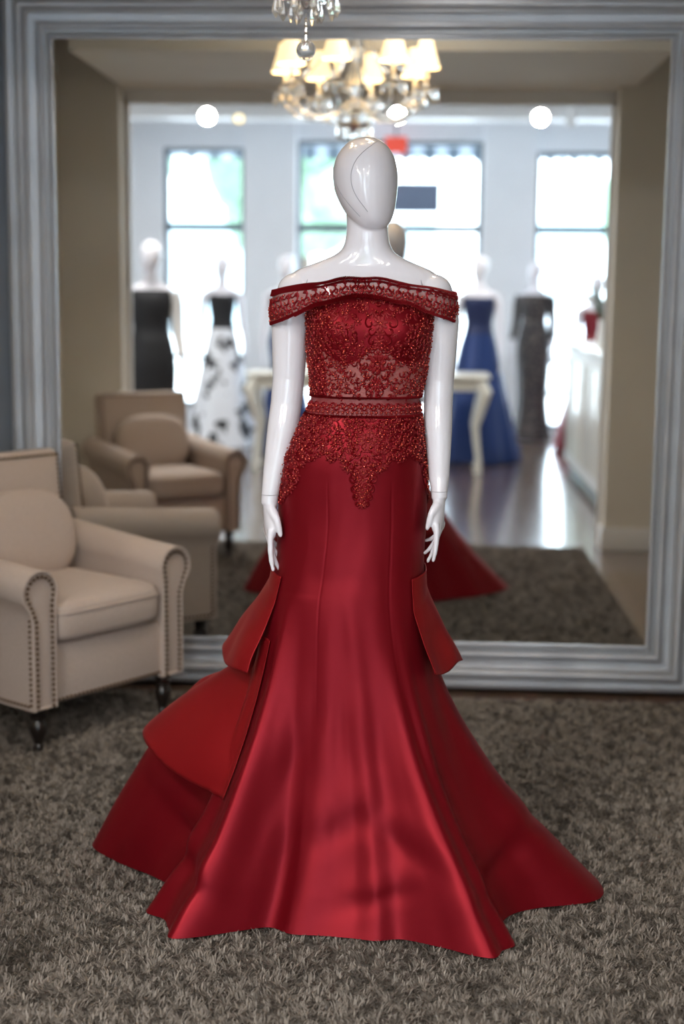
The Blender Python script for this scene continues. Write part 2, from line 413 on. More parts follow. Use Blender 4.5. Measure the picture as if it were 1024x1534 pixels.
hx=[h[0]-360 for h in hem]+[h[0] for h in hem]+[h[0]+360 for h in hem]; hy=[h[1] for h in hem]*3
ex=[-60,0,40,90,140,165,185,200,215,235,270,300]; ey=[1.7,2.0,1.5,1.3,.85,.58,1.0,1.5,1.5,1.6,1.7,1.7]
zx=[-60,0,90,150,180,200,300]; zy=[.75,.75,.70,.60,.60,.75,.75]
def nrm(t): return t%360
def hemR(t): return cr(hx,hy,nrm(t))
def expo(t):
    t=nrm(t); 
    if t>300: t-=360
    return cr(ex,ey,t)
def zst(t):
    t=nrm(t)
    if t>300: t-=360
    return cr(zx,zy,t)
def sup_r(c,s,hw,hd,n=2.25): return (abs(c/hw)**n+abs(s/hd)**n)**(-1/n)
ZH=.022
def main_rc(t,z):
    c,s=math.cos(R(t)),math.sin(R(t))
    if z>=.75:
        hw,hd,cx=cr(Z_,HW,z),cr(Z_,HD,z),cr(Z_,CX,z)
        r=sup_r(c,s,hw,hd)
        if z>1.2:
            for a in (236,306):
                d=((nrm(t)-a)/24)**2; r+=.020*math.exp(-d)*math.exp(-((z-1.34)/.05)**2)
        return r,cx
    rk=sup_r(c,s,HW[0],HD[0]); 
    dd=.75-z; rk+=.12*dd*math.exp(-dd/.10)
    zs=zst(t); u=max(0,(zs-z)/(zs-ZH)); e=expo(t)
    fu=u**e
    blend=sst(.0,.18,u)
    return rk+(hemR(t)-rk)*fu*(blend if e<1.3 else 1), CX[0]*(1-sst(0,.75,dd))-.04*dd*math.exp(-dd/.08)
seams=(247,311)
dents=((-.02,.24,28,.10,.030,.004),(.13,.20,-30,.11,.028,.005),(-.14,.36,62,.15,.03,.006),(.20,.34,-62,.15,.035,.007),(-.40,.14,-30,.12,.03,.010),(.36,.14,35,.10,.03,.008),(-.22,.22,75,.2,.03,.006),(.06,.10,15,.09,.02,.003))
folds=((252,256,10,.006),(264,266,10,-.004),(286,281,11,.007),(297,289,8,-.006),(241,246,6,-.007),(322,305,7,-.010),(340,330,9,.012),(212,226,6,.008))
def gown(t,z,off=0):
    r,cx=main_rc(t,z)
    c,s=math.cos(R(t)),math.sin(R(t))
    w=1-sst(.1,.75,z); w2=(1-sst(.0,.95,z))
    r+=.016*w*noise.noise(Vector((c*2.1+3,s*2.1,z*1.9)))+.005*w*noise.noise(Vector((c*5,s*5,z*4+4)))
    if z<1.1: r+=.0016*(1-sst(.95,1.1,z))*noise.noise(Vector((c*4,s*4,z*9)))
    if z<.95:
        q=min(1,(.95-z)/.95)
        for th1,th0,wd_,am in folds:
            a=th0+(th1-th0)*q; d=((nrm(t)-a)/wd_)
            if abs(d)<3: r+=am*w2*math.exp(-d*d)*(1 if z>.1 else .5+.5*z/.1)
    if z<1.02:
        for sa in seams:
            d=(t%360)-sa; r-=.0009*math.exp(-(d/.9)**2)*(1-sst(.97,1.02,z))*sst(.35,.8,z)
    if z<.72 and s<.35:
        x=r*c; fz=1-sst(.5,.7,z)
        for (dx_,dz_,ang,L,wd_,am) in dents:
            ax,az=math.cos(R(ang)),math.sin(R(ang)); u=(x-dx_)*ax+(z-dz_)*az; v=-(x-dx_)*az+(z-dz_)*ax
            r-=fz*am*math.exp(-(u/L)**2)*(math.exp(-(v/wd_)**2)-.7*math.exp(-((v-wd_*1.8)/(wd_*1.3))**2))
    r+=off
    return Vector((cx+r*c,r*s,z))
groot=empty('red_evening_gown',(X0,Y0,0))
NT=540
b=B(); rows=[]
zs_=list(np.linspace(1.175,.75,70))+[.75-(.75-ZH)*(k/150) for k in range(1,151)]
for z in zs_: rows.append([gown(360*j/NT,z) for j in range(NT)])
b.loft(rows,0,True,False)
last=rows[-1]; b.loft([last,[Vector((p.x*.96,p.y*.96,.026)) for p in last]],0,True,False)
sk=b.obj('satin_skirt',[M_satin],groot,sharp=180)
b=B(); rows=[]; zz=np.linspace(1.175,1.42,50)
NB=240
for z in zz: rows.append([gown(360*j/NB,z,.001) for j in range(NB)])
n=NB; vs=[p for r_ in rows for p in r_]; f0=[];f1=[]
for i in range(len(rows)-1):
    zm=(zz[i]+zz[i+1])/2
    for j in range(n):
        k=(j+1)%n; fc=(i*n+j,i*n+k,(i+1)*n+k,(i+1)*n+j)
        t=360*(j+.5)/n; 
        sx=abs(((t-282+180)%360-180))
        lim=1.285+.018*math.cos(R(sx*5))
        (f1 if (zm<lim and sx<62) else f0).append(fc)
o0=len(b.v); b.add(vs,f0,0); 
b.f+= [tuple(i+o0 for i in q) for q in f1]; b.m+=[1]*len(f1)
b.loft([[gown(360*j/NB,z,.0018) for j in range(NB)] for z in np.linspace(1.153,1.194,8)],2,True,False)
b.obj('bodice',[M_satin,M_nude,M_belt],groot,sharp=180)
def tier(name,t0,t1,ztop,hemf,zhemf,fold,k,seed,drape):
    b=B(); rows=[]; nt=int((t1-t0)*1.6); nz=44
    for i in range(nz+1):
        q=i/nz; row=[]
        for j in range(nt+1):
            t=t0+(t1-t0)*j/nt
            zt=ztop+ (.03*math.sin(R((t-t0)/(t1-t0)*180)))
            zh=zhemf(t)+.006*math.sin(R(t)*k+seed+1.2)
            z=zt+(zh-zt)*q
            rt,cx=main_rc(t,max(zt,.751)); rm,cxm=main_rc(t,z)
            # soft S-shaped drape: hugs the hip, swells, then falls
            qq=q**1.45*(1-drape)+drape*math.sin(q*pi/2)**2
            r=rt+.002+(hemf(t)-rt)*qq +fold*q**1.2*math.sin(R(t)*k+seed)+.010*q*noise.noise(Vector((t*.05,q*3,seed)))
            r=max(r,rm+.005+.003*q)
            c,s=math.cos(R(t)),math.sin(R(t)); row.append((cxm+r*c,r*s,z))
        rows.append(row)
    b.loft(rows,0,False,False)
    o=b.obj(name,[M_satin_lit],groot,sharp=180)
    md=o.modifiers.new('s','SOLIDIFY'); md.thickness=.0016; md.offset=0
def h1(t): return cr([-35,-15,0,45,90,135,165,185,200,212],[.220,.240,.252,.29,.31,.31,.302,.300,.272,.235],t)
def zh1(t): return cr([-35,-12,0,90,165,185,212],[.585,.560,.568,.53,.585,.567,.562],t)
def h2(t): return cr([30,60,90,135,158,170,185,200,213],[.34,.36,.40,.47,.525,.52,.44,.375,.328],t)
def zh2(t): return cr([30,90,165,190,213],[.33,.31,.36,.315,.285],t)
tier('flounce_upper',-30,209,.785,h1,zh1,.008,7,.6,.35)
tier('flounce_middle',34,211,.64,h2,zh2,.015,6,1.3,.45)

class Lace:
    def __init__(s,fn): s.b=B(); s.fn=fn
    def ribbon(s,pts,w,h=.0032,m=0):
        P=[]; n=len(pts)
        for i,(x,z) in enumerate(pts):
            a=Vector(pts[max(i-1,0)]); c=Vector(pts[min(i+1,n-1)]); d=c-a
            if d.length<1e-9: d=Vector((1,0))
            d.normalize(); nn=Vector((-d.y,d.x)); ww=w*(1 if 0<i<n-1 else .5)
            P.append([s.fn(x-nn.x*ww,z-nn.y*ww,.0006),s.fn(x,z,h),s.fn(x+nn.x*ww,z+nn.y*ww,.0006)])
        s.b.loft(P,m,False,False)
    def petal(s,x,z,a,L,w,h=.0036):
        o=[]; n=10
        for k in range(n):
            t=2*pi*k/n; u=(1-math.cos(t))/2*L; v=math.sin(t)*w*(.6+.4*u/L)
            o.append((x+u*math.cos(a)-v*math.sin(a),z+u*math.sin(a)+v*math.cos(a)))
        c=s.fn(x+L*.55*math.cos(a),z+L*.55*math.sin(a),h)
        vs=[s.fn(p[0],p[1],.0006) for p in o]+[c]
        s.b.add(vs,[(k,(k+1)%n,n) for k in range(n)],0)
    def flower(s,x,z,r,n=5,a0=0):
        for k in range(n): s.petal(x+.15*r*math.cos(a0+2*pi*k/n),z+.15*r*math.sin(a0+2*pi*k/n),a0+2*pi*k/n,r,r*.33)
        s.bead(x,z,.0022)
    def bead(s,x,z,r=.0016):
        c=s.fn(x,z,.0035); s.b.ball(c,r,1,6,4)
    def scroll(s,x,z,a,r,d=1,w=.0016):
        pts=[]; 
        for k in range(15):
            t=k/14; rr=r*(1-.78*t); an=a+d*t*pi*1.7
            pts.append((x+rr*math.cos(an),z+rr*math.sin(an)))
        s.ribbon(pts,w); s.bead(*pts[-1])
def fb(x,z,off):
    return gown(270+math.degrees((x+.03)/.14),z,off+.0018)
L=Lace(fb)
def zb(s):
    a=abs(s)
    v=1.068-.064*math.exp(-(s/.017)**2)-.045*math.exp(-(s/.055)**2)-.11*sst(.12,.20,a)+.11*sst(.24,.32,a)
    return v-.008*math.cos(s*150)
pts=[]
tries=0
while tries<22000:
    tries+=1
    s=random.uniform(0,.44); z=random.uniform(.935,1.405)
    if z<zb(s)+.004: continue
    rad=.0110
    if s<.06 and 1.305<z<1.385: rad=.022
    elif s<.080 and 1.20<z<1.30: rad=.0138
    elif z<1.15: rad=.0102
    if 1.148<z<1.198: continue
    if s>.3: rad=.017
    if all((s-p[0])**2+(z-p[1])**2>rad*rad for p in pts): pts.append((s,z,rad))
for s,z,rad in pts:
    ty=random.random(); a=random.uniform(0,2*pi); r=random.uniform(.0075,.0112)
    for sg in (1,-1):
        A=a if sg>0 else pi-a
        x=sg*s
        if ty<.36: L.flower(x,z,r*.85,5,A)
        elif ty<.72: L.scroll(x,z,A,r*1.0,sg,.0018); L.petal(x,z,A+sg*2.5,r*1.2,.0034)
        else:
            for k in range(3): L.petal(x,z,A+sg*(k-1)*.75,r*1.35,.0033)
        L.bead(x+sg*.004,z+.005,.0017)
        if random.random()<.10: L.bead(x,z-.003,.0030)
k=-.43
while k<.43:
    zz_=zb(k); L.flower(k,zz_+.002,.0080,5,k*40); L.ribbon([(k-.006,zz_+.004),(k,zz_-.004),(k+.006,zz_+.004)],.0014); k+=.0085
for (zc,r) in ((1.045,.018),(1.10,.02),(1.36,.017),(1.27,.022),(1.225,.016),(1.015,.014),(.993,.012),(.975,.010),(.960,.007),(1.32,.012)):
    L.flower(0,zc,r,8,.2)
    for sg in (1,-1):
        L.scroll(sg*r*1.6,zc,R(90)+0,r*.9,-sg,.0022)
        if r>.01: L.scroll(sg*r*1.3,zc-r,0 if sg<0 else pi,r*.7,sg,.002)
def cord(zf,w=.0022,step=.004):
    x=-.44
    while x<.44:
        L.ribbon([(x-.0035,zf(x)-w),(x,zf(x)),(x+.0035,zf(x)+w)],.0022,.0048); x+=step
for zc in (1.194,1.153): cord(lambda x,zc=zc:zc)
x=-.43; q=1
while x<.43:
    L.scroll(x,1.174,R(180),.0095,q,.0020); L.petal(x+.004,1.166,R(60),.014,.0034); L.petal(x+.006,1.183,R(-50),.012,.0030); L.flower(x+.0075,1.162,.006,5,x*9); L.bead(x+.0075,1.174,.002); x+=.0145; q=-q
L.b.obj('lace_applique',[M_lace,M_bead],groot,sharp=60)

def band(t,q,off=0):
    c,s=math.cos(R(t)),math.sin(R(t)); side=abs(c)**2.4
    zt=1.459-.031*side-(.012 if s>0 else 0)*(1-side)+.0015*math.sin(R(t)*9); zbm=1.419-.058*side
    if c<-.3: zbm-=.010*side
    zbm+=.008*math.exp(-((abs(c)-.72)/.12)**2)*(1 if s<0 else 0)
    z=zbm+(zt-zbm)*q
    r=sup_r(c,s,.203,.110 if s<0 else .095,2.5)+.005*math.sin(pi*q)*side+.002*(1-q)*side+.0015*math.sin(R(t)*14+q*3)+off
    return Vector((-.006+r*c,r*s,z))
b=B(); rows=[]
for i in range(13): rows.append([band(360*j/240,i/12) for j in range(240)])
b.loft(rows,0,True,False); o=b.obj('tulle_band',[M_band],groot,sharp=180)
acc=[0.]; prev=band(270,.5)
for k in range(1,181):
    p=band(270+k,.5); acc.append(acc[-1]+(p-prev).length); prev=p
def deg(s):
    a=min(abs(s),acc[-1]-1e-4); i=int(np.searchsorted(acc,a))-1; i=max(i,0)
    return math.copysign(i+(a-acc[i])/(acc[i+1]-acc[i]),s)
def fB(x,z,off):
    t=270+deg(x); lo=band(t,0).z; hi=band(t,1).z
    return band(t,z/(hi-lo),off+.001)
LB=Lace(fB)
smax=acc[-1]
s=0.0
while s<smax:
    t=270+deg(s); H=band(t,1).z-band(t,0).z
    for sg in (1,-1):
        LB.scroll(sg*s,H*.55,R(90),.010,sg,.0020); LB.scroll(sg*(s+.013),H*.42,R(-90),.010,sg,.0020)
        LB.flower(sg*(s+.006),H*.28,.010,5,s*30); LB.petal(sg*(s+.011),H*.68,R(60) if sg>0 else R(120),.013,.0034)
        LB.petal(sg*(s+.003),H*.75,R(150) if sg>0 else R(30),.012,.0030)
        if H>.056:
            LB.scroll(sg*(s+.006),H*.82,R(0),.009,sg,.0018)
            LB.flower(sg*(s+.018),H*.13,.009,5,s*20)
        LB.bead(sg*s,H*.5,.0020)
    s+=.0220
s=-smax
while s<smax:
    t=270+deg(s); H=band(t,1).z-band(t,0).z
    for zc,wv in ((H-.002,.0034),(H-.009,.0026),(.002,.0030)):
        LB.ribbon([(s-.003,zc-wv),(s,zc),(s+.003,zc+wv)],.0022,.005)
    if abs(s)<.15: LB.ribbon([(s-.003,-.001-.003),(s,-.001),(s+.003,-.001+.003)],.0022,.005)
    s+=.004
LB.b.obj('band_lace',[M_lace,M_bead],groot,sharp=60)

# ------------------------------------------------------------ mannequin (hero)
mroot=empty('display_mannequin',(X0,Y0,.012))
b=B()
DZ=-.012
def ring(z,hw,hd,cx,cy,n=48,e=2.2):
    out=[]
    for j in range(n):
        t=2*pi*j/n; c,s=math.cos(t),math.sin(t); r=sup_r(c,s,hw,hd,e); out.append((cx+r*c,cy+r*s,z))
    return out
def lo(tab,e=2.2,sub=5,**k):
    zs=[t[0] for t in tab]; rows=[]
    for i in range(len(zs)-1):
        for q in range(sub):
            z=zs[i]+(zs[i+1]-zs[i])*q/sub; rows.append(ring(z,*[cr(zs,[t[m] for t in tab],z) for m in (1,2,3,4)],e=e))
    rows.append(ring(zs[-1],*tab[-1][1:],e=e))
    b.loft(rows,0,True,True)
lo([(.72,.125,.09,-.03,0),(.85,.15,.10,-.026,0),(.98,.155,.105,-.025,.01),(1.06,.145,.10,-.02,.01),(1.18,.108,.078,0,0),(1.28,.122,.085,.005,0),(1.35,.133,.090,.006,-.002),(1.40,.148,.080,.002,0),(1.43,.163,.070,-.002,.002),(1.448,.170,.063,-.004,.003),(1.462,.168,.056,-.005,.004),(1.475,.152,.052,-.005,.005),(1.486,.126,.050,-.004,.006),(1.497,.098,.0495,-.003,.006),(1.508,.074,.049,-.001,.006),(1.522,.057,.048,0,.005),(1.545,.0485,.047,0,.002),(1.58,.046,.046,0,0),(1.62,.046,.05,-.002,0),(1.64,.03,.03,-.002,0)])
def head_r(z):
    T=[(1.563,.012,.016,.014,-.026),(1.567,.026,.032,.013,-.024),(1.578,.039,.051,.011,-.020),(1.595,.051,.068,.007,-.013),(1.617,.061,.081,.002,-.008),(1.645,.069,.090,-.003,-.003),(1.675,.0725,.095,-.005,0),(1.70,.071,.094,-.006,.002),(1.725,.064,.086,-.006,.004),(1.745,.051,.070,-.005,.004),(1.757,.037,.052,-.005,.004),(1.765,.020,.028,-.004,.004),(1.768,.006,.008,-.004,.004)]
    zs=[t[0] for t in T]; return [cr(zs,[t[m] for t in T],z) for m in (1,2,3,4)]
rows=[]
for i in range(60):
    z=1.563+(1.768-1.563)*(1-math.cos(pi*i/59))/2; rows.append(ring(z,*head_r(z),e=2.1))
b.loft(rows,0)
armL=[(-.150,0,1.432,.030),(-.158,0,1.428,.041),(-.168,0,1.405,.044),(-.173,0,1.36,.043),(-.174,.004,1.30,.040),(-.176,.008,1.23,.037),(-.181,.004,1.17,.036),(-.187,-.006,1.12,.036),(-.196,-.018,1.07,.031),(-.206,-.034,1.01,.0245),(-.213,-.045,.965,.0195),(-.214,-.048,.945,.019)]
armR=[(.142,0,1.432,.030),(.150,0,1.428,.041),(.162,0,1.405,.043),(.169,0,1.36,.041),(.170,.004,1.30,.037),(.168,.008,1.23,.034),(.167,.004,1.17,.033),(.168,-.006,1.12,.032),(.170,-.018,1.07,.028),(.172,-.034,1.01,.023),(.173,-.045,.98,.0185),(.173,-.048,.965,.018)]
for arm in (armL,armR):
    b.tube([a[:3] for a in arm],[a[3] for a in arm],24)
    b.ball(arm[1][:3],.044,0,24,16,sc=(1.0,1.05,.92))
for s in (-1,1):
    b.tube([(s*.08-.03,0,.80),(s*.085-.03,0,.5),(s*.08-.02,.01,.3),(s*.07-.01,.01,.10)],[.085,.058,.05,.032],20)
    b.sup((s*.07-.01,-.05,.068),(.035,.10,.027),.8,.8,0,24,12)
def hand(wx,wy,wz,side,sc=1.0):
    u=Vector((-.35*side,-.93,0)).normalized()
    nrm_=Vector((-side,0,0)); nrm_=(nrm_-u*nrm_.dot(u)).normalized()
    W=Vector((wx,wy,wz)); d=Vector((side*.03,-.06,-1)).normalized()
    rows=[]
    for q,hw,hd in ((-.02,.0175,.0175),(0,.0185,.0165),(.02,.023,.0155),(.045,.029,.0145),(.065,.0325,.0135),(.080,.032,.012),(.088,.028,.0095)):
        c=W+d*q*sc+nrm_*.005*q/.08
        rows.append([c+u*hw*sc*math.cos(2*pi*j/20)+nrm_*hd*sc*math.sin(2*pi*j/20) for j in range(20)])
    b.loft(rows,0)
    for off,L_,curl,spr,lat in ((.0250,.074,.16,.07,-.10),(.0085,.082,.30,.02,.0),(-.0085,.076,.44,-.03,.10),(-.0240,.060,.60,-.09,.20)):
        p=W+d*.068*sc+u*off*sc; pts=[p]; rr=[.0084*sc]; a=.04+lat
        for seg,fr in enumerate((.24,.40,.32,.26)):
            ang=a
            v=(d*math.cos(ang)+nrm_*math.sin(ang)+u*spr).normalized()
            for k in range(2):
                p=p+v*(L_*fr/2*1.05*sc); pts.append(p); rr.append((.0082,.0076,.0067,.0052)[seg]*sc)
            a+=curl*.55
        b.tube(pts,rr,12); b.ball(pts[-1],.0052*sc,0,10,8)
    p=W+d*.018*sc+u*.014*sc; v1=(d*.80+u*.55+nrm_*.35).normalized(); v2=(d*.97+u*.12+nrm_*.25).normalized()
    pts=[p,p+v1*.018*sc,p+v1*.034*sc,p+v1*.034*sc+v2*.020*sc,p+v1*.034*sc+v2*.036*sc]; b.tube(pts,[.0125*sc,.0118*sc,.0092*sc,.0082*sc,.0058*sc],12); b.ball(pts[-1],.0058*sc,0,10,8)
hand(-.2135,-.047,.955,-1,.96); hand(.173,-.047,.970,1,.88)
b.v=[(v[0],v[1],v[2]+DZ) for v in b.v]
o=b.obj('body',[M_white],mroot)
md=o.modifiers.new('r','REMESH'); md.mode='VOXEL'; md.voxel_size=.0026; md.use_smooth_shade=True
md=o.modifiers.new('s','SMOOTH'); md.factor=.5; md.iterations=7
b=B()
def headpt(ang,z,off=.0002):
    hw,hd,cx,cy=head_r(z); c,s=math.cos(R(ang)),math.sin(R(ang)); r=sup_r(c,s,hw,hd,2.1)+off; return (cx+r*c,cy+r*s,z)
zz1=[1.60,1.63,1.66,1.69,1.72,1.745,1.762]; aa1=[268,257,252,254,264,284,315]
pts=[headpt(cr(zz1,aa1,z),z) for z in np.linspace(1.60,1.762,40)]
b.tube(pts,.0008,6)
zz2=[1.585,1.61,1.64,1.67,1.70]; aa2=[252,240,226,211,196]
pts=[headpt(cr(zz2,aa2,z),z) for z in np.linspace(1.59,1.70,24)]
b.tube(pts,.0006,6)
for (x,s) in ((-.142,-1),(.134,1)):
    pts=[(x+s*.004*math.cos(2*pi*k/30)+s*.016*(-math.sin(2*pi*k/30)) ,.0455*math.cos(2*pi*k/30),1.430+.0445*math.sin(2*pi*k/30)) for k in range(31)]
    b.tube(pts,.0010,6)
for (x,y,z,r) in ((-.2128,-.0445,.968,.0200),(.173,-.0445,.982,.0190)):
    b.tube([(x+r*math.cos(2*pi*k/30),y+r*math.sin(2*pi*k/30),z) for k in range(31)],.0006,6)
b.v=[(v[0],v[1],v[2]+DZ) for v in b.v]
b.obj('joint_seams',[M_seam],mroot)

# ------------------------------------------------------------ chandelier
CXc,CYc=-.286,-1.40
croot=empty('crystal_chandelier',(CXc,CYc,0))
b=B()
b.lathe([(.001,3.0),(.06,3.0),(.055,2.975),(.02,2.96),(.001,2.955)],24)
for k in range(9):
    z=2.93-k*.035
    pts=[(.008*math.cos(t)*(1 if k%2 else 0),.008*math.cos(t)*(0 if k%2 else 1),z+.02*math.sin(t)) for t in [2*pi*i/12 for i in range(13)]]
    b.tube(pts,.002,6)
b.tube([(0,0,2.66),(0,0,2.13)],.006,10)
b.tube([(0,0,2.11),(0,0,2.045)],.0016,5)
for k in range(3): b.ball((0,0,2.095-k*.016),.005,0,8,6)
b.obj('chain_and_stem',[M_chrome],croot)
b=B()
b.lathe([(.006,2.60),(.03,2.585),(.02,2.56),(.035,2.52),(.045,2.48),(.03,2.44),(.018,2.42),(.03,2.38),(.042,2.34),(.030,2.29),(.02,2.27),(.045,2.25),(.06,2.235),(.075,2.225),(.07,2.215),(.03,2.20),(.02,2.18),(.03,2.165),(.035,2.15),(.02,2.13),(.006,2.12)],20)
b.lathe([(.02,2.155),(.05,2.148),(.076,2.162),(.079,2.168),(.076,2.158),(.05,2.138),(.012,2.135)],28)
b.lathe([(.01,2.63),(.06,2.63),(.10,2.645),(.10,2.640),(.06,2.622),(.01,2.62)],28)
def prism(x,y,z,l=.045,r=.008,X=None):
    b.ball((x,y,z),.005,0,6,4)
    b.lathe([(.001,-l-.006),(r,-l+.010),(r*.75,-l*.45),(.002,-.006)],6,(x,y,z),0)
for k in range(10):
    t=2*pi*k/10; prism(.076*math.cos(t),.076*math.sin(t),2.155,.050,.010)
for k in range(6):
    t=2*pi*k/6+.2; prism(.038*math.cos(t),.038*math.sin(t),2.135,.042,.009)
for k in range(14):
    t=2*pi*k/14; prism(.098*math.cos(t),.098*math.sin(t),2.635,.045,.008)
b.ball((0,0,2.022),.0245,0,16,12)
NA=8
for k in range(NA):
    t=2*pi*k/NA+.2; c,s=math.cos(t),math.sin(t)
    prof=[(.03,2.25),(.08,2.21),(.14,2.185),(.20,2.185),(.26,2.205),(.30,2.24),(.315,2.275),(.315,2.29)]
    b.tube([(r*c,r*s,z) for r,z in prof],[.010,.010,.009,.009,.009,.008,.008,.008],10)
    C=(.315*c,.315*s,2.29)
    b.lathe([(.008,0),(.03,.002),(.052,.012),(.053,.016),(.030,.008),(.012,.010),(.012,.02),(.018,.03),(.010,.04)],20,C)
    for j in range(7):
        a=2*pi*j/7; prism(C[0]+.05*math.cos(a),C[1]+.05*math.sin(a),2.298,.045,.009)
    for i in range(26):
        q=i/25; r=.095+(.30-.095)*q**1.6; z=2.63-(2.63-2.33)*(q**.75); 
        if r<.27: b.ball((r*c,r*s,z-.02*math.sin(pi*q)),.0062,0,6,4)
    t2=2*pi*(k+1)/NA+.2
    for i in range(1,16):
        q=i/16; a=t+(t2-t)*q; r=.27; b.ball((r*math.cos(a),r*math.sin(a),2.29-.065*math.sin(pi*q)),.0055,0,6,4)
b.obj('crystal_parts',[M_crys],croot,sharp=30)
b=B()
for k in range(NA):
    t=2*pi*k/NA+.2; c,s=math.cos(t),math.sin(t); C=(.315*c,.315*s)
    b.tube([(C[0],C[1],2.32),(C[0],C[1],2.40)],.009,10,1)
    rows=[]
    for q in range(7):
        z=2.512-.122*q/6; r=.028+.034*(q/6)**1.15
        rows.append([(C[0]+(r+.0012*(j%2))*math.cos(2*pi*j/48),C[1]+(r+.0012*(j%2))*math.sin(2*pi*j/48),z) for j in range(48)])
    b.loft(rows,0,True,False)
b.obj('lampshades',[M_shade,M_ivory],croot)
for k in range(NA):
    t=2*pi*k/NA+.2
    l=bpy.data.lights.new('bulb','POINT'); l.energy=3.6; l.color=(1,.81,.57); l.shadow_soft_size=.015
    lo_=bpy.data.objects.new('bulb_%d'%k,l); COL.objects.link(lo_); lo_.parent=croot; lo_.location=(.315*math.cos(t),.315*math.sin(t),2.43)

# ------------------------------------------------------------ shop fixtures
def cab_leg(b,x,y,sx,sy,H,m=0):
    P=[(0,0,.03),(.01,.01,.05),(.012,.012,.12),(0,0,.25),(-.01,-.01,.4),(.02,.02,H-.18),(.035,.035,H-.09),(.01,.01,H)]
    rad=[.032,.022,.018,.022,.028,.042,.05,.045]
    b.tube([(x+sx*p[0]*1.6,y+sy*p[1]*1.6,p[2]-.02) for p in P],rad,14,m)
    b.ball((x+sx*.012,y+sy*.012,.022),.034,m,12,8,sc=(1,1,.65))
b=B(); tx0,tx1,ty0,ty1,H=-1.36,.60,-6.85,-6.33,.80
b.box(tx0,tx1,ty0,ty1,H-.035,H,0,.012); b.box(tx0+.06,tx1-.06,ty0+.05,ty1-.05,H-.13,H-.035,0,.006)
for x,sx in ((tx0+.09,-1),(tx1-.09,1)):
    for y,sy in ((ty0+.08,-1),(ty1-.08,1)): cab_leg(b,x,y,sx,sy,H-.03)
b.obj('console_table',[M_wcream])
b=B(); b.box(1.26,1.80,-6.9,-4.28,.08,1.02,0,.008); b.box(1.22,1.84,-6.94,-4.24,1.02,1.06,1,.008); b.box(1.30,1.76,-6.86,-4.32,0,.08,2)
b.box(1.25,1.26,-6.8,-5.7,.18,.92,1,.004); b.box(1.25,1.26,-5.55,-4.4,.18,.92,1,.004)
b.obj('reception_counter',[M_trim,M_wcream,M_dark])
b=B(); b.lathe([(.001,0),(.05,0),(.06,.06),(.045,.15),(.05,.2),(.046,.2),(.04,.15),(.001,.02)],20)
for k in range(26):
    a=random.uniform(0,2*pi); l=random.uniform(.15,.30); tl=random.uniform(.1,.6)
    e=Vector((math.cos(a)*math.sin(tl)*l,math.sin(a)*math.sin(tl)*l,.18+math.cos(tl)*l))
    b.tube([(0,0,.12),(e.x*.4,e.y*.4,e.z*.65),tuple(e)],.003,5,1)
    if k%3==0: b.ball(tuple(e),.032,2,8,6)
    for j in range(3):
        q=.5+.2*j; p=Vector((e.x*q,e.y*q,.12+(e.z-.12)*q)); d=Vector((math.cos(a+j*2),math.sin(a+j*2),.4)).normalized()*.07; w=d.cross(Vector((0,0,1))).normalized()*.018
        b.add([p,p+d*.5+w,p+d,p+d*.5-w],[(0,1,2,3)],1)
b.obj('flower_vase',[M_trim,M_leaf,M_ivory],loc=(1.36,-5.4,1.06))
def track(x,y,target,energy,size=.03,ang=50,col=(1,.95,.88),z=3.2):
    root=empty('track_spotlight',(x,y,z))
    d=(Vector(target)-Vector((x,y,z-.16))).normalized(); q=d.to_track_quat('-Z','Y').to_matrix().to_4x4()
    b=B(); b.box(-.10,.10,-.02,.02,-.025,0,0,.004); b.tube([(0,0,-.02),(0,0,-.12)],.008,8)
    X=Matrix.Translation((0,0,-.16))@q
    b.lathe([(.018,.09),(.03,.085),(.034,.02),(.055,-.06),(.055,-.075),(.050,-.07),(.046,-.05)],20,(0,0,0),0,False,X)
    b.lathe([(.001,-.052),(.040,-.052)],20,(0,0,0),1,False,X)
    b.obj('fixture',[M_trim,M_bulb],root)
    l=bpy.data.lights.new('spot','SPOT'); l.energy=energy; l.spot_size=R(ang); l.spot_blend=.8; l.shadow_soft_size=size; l.color=col
    lo_=bpy.data.objects.new('spot_lamp',l); COL.objects.link(lo_); lo_.parent=root
    lo_.matrix_local=Matrix.Translation((Vector((0,0,-.16))+d*.09))@q
track(-1.95,-8.3,(-.3,-1.8,.9),120,.06); track(-1.66,-8.4,(-1.3,-4.6,0.5),30,.04)
track(1.10,-8.3,(-.1,-1.8,1.0),80,.06); track(1.38,-8.4,(1.3,-9,1.0),30,.04)
track(-2.35,-6.2,(-.6,-1.2,.6),130,.06)
track(-.2,-8.2,(-.1,-1.8,1.2),45,.06)
def fill_disc(x,y,z,energy,r=.22,col=(1,.96,.91)):  # added ceiling disc with ring, soft fill light for gown and shop
    root=empty('added_fill_disc',(x,y,z))
    b=B(); b.lathe([(r,0),(r+.03,0),(r+.03,-.02),(r,-.025),(r-.005,-.01),(r,0)],40,(0,0,0),0,False); b.obj('fill_disc_ring',[M_trim],root)
    l=bpy.data.lights.new('disc','AREA'); l.shape='DISK'; l.size=2*r; l.energy=energy; l.color=col
    lo_=bpy.data.objects.new('disc_lamp',l); COL.objects.link(lo_); lo_.parent=root; lo_.location=(0,0,-.02)
fill_disc(-1.75,-4.2,3.2,62,.26); fill_disc(.9,-4.4,3.2,12); fill_disc(-.4,-6.3,3.2,28); fill_disc(-2.6,-6.9,3.2,28); fill_disc(1.2,-6.4,3.2,28)
fill_disc(.1,-.95,3.0,9,.12)

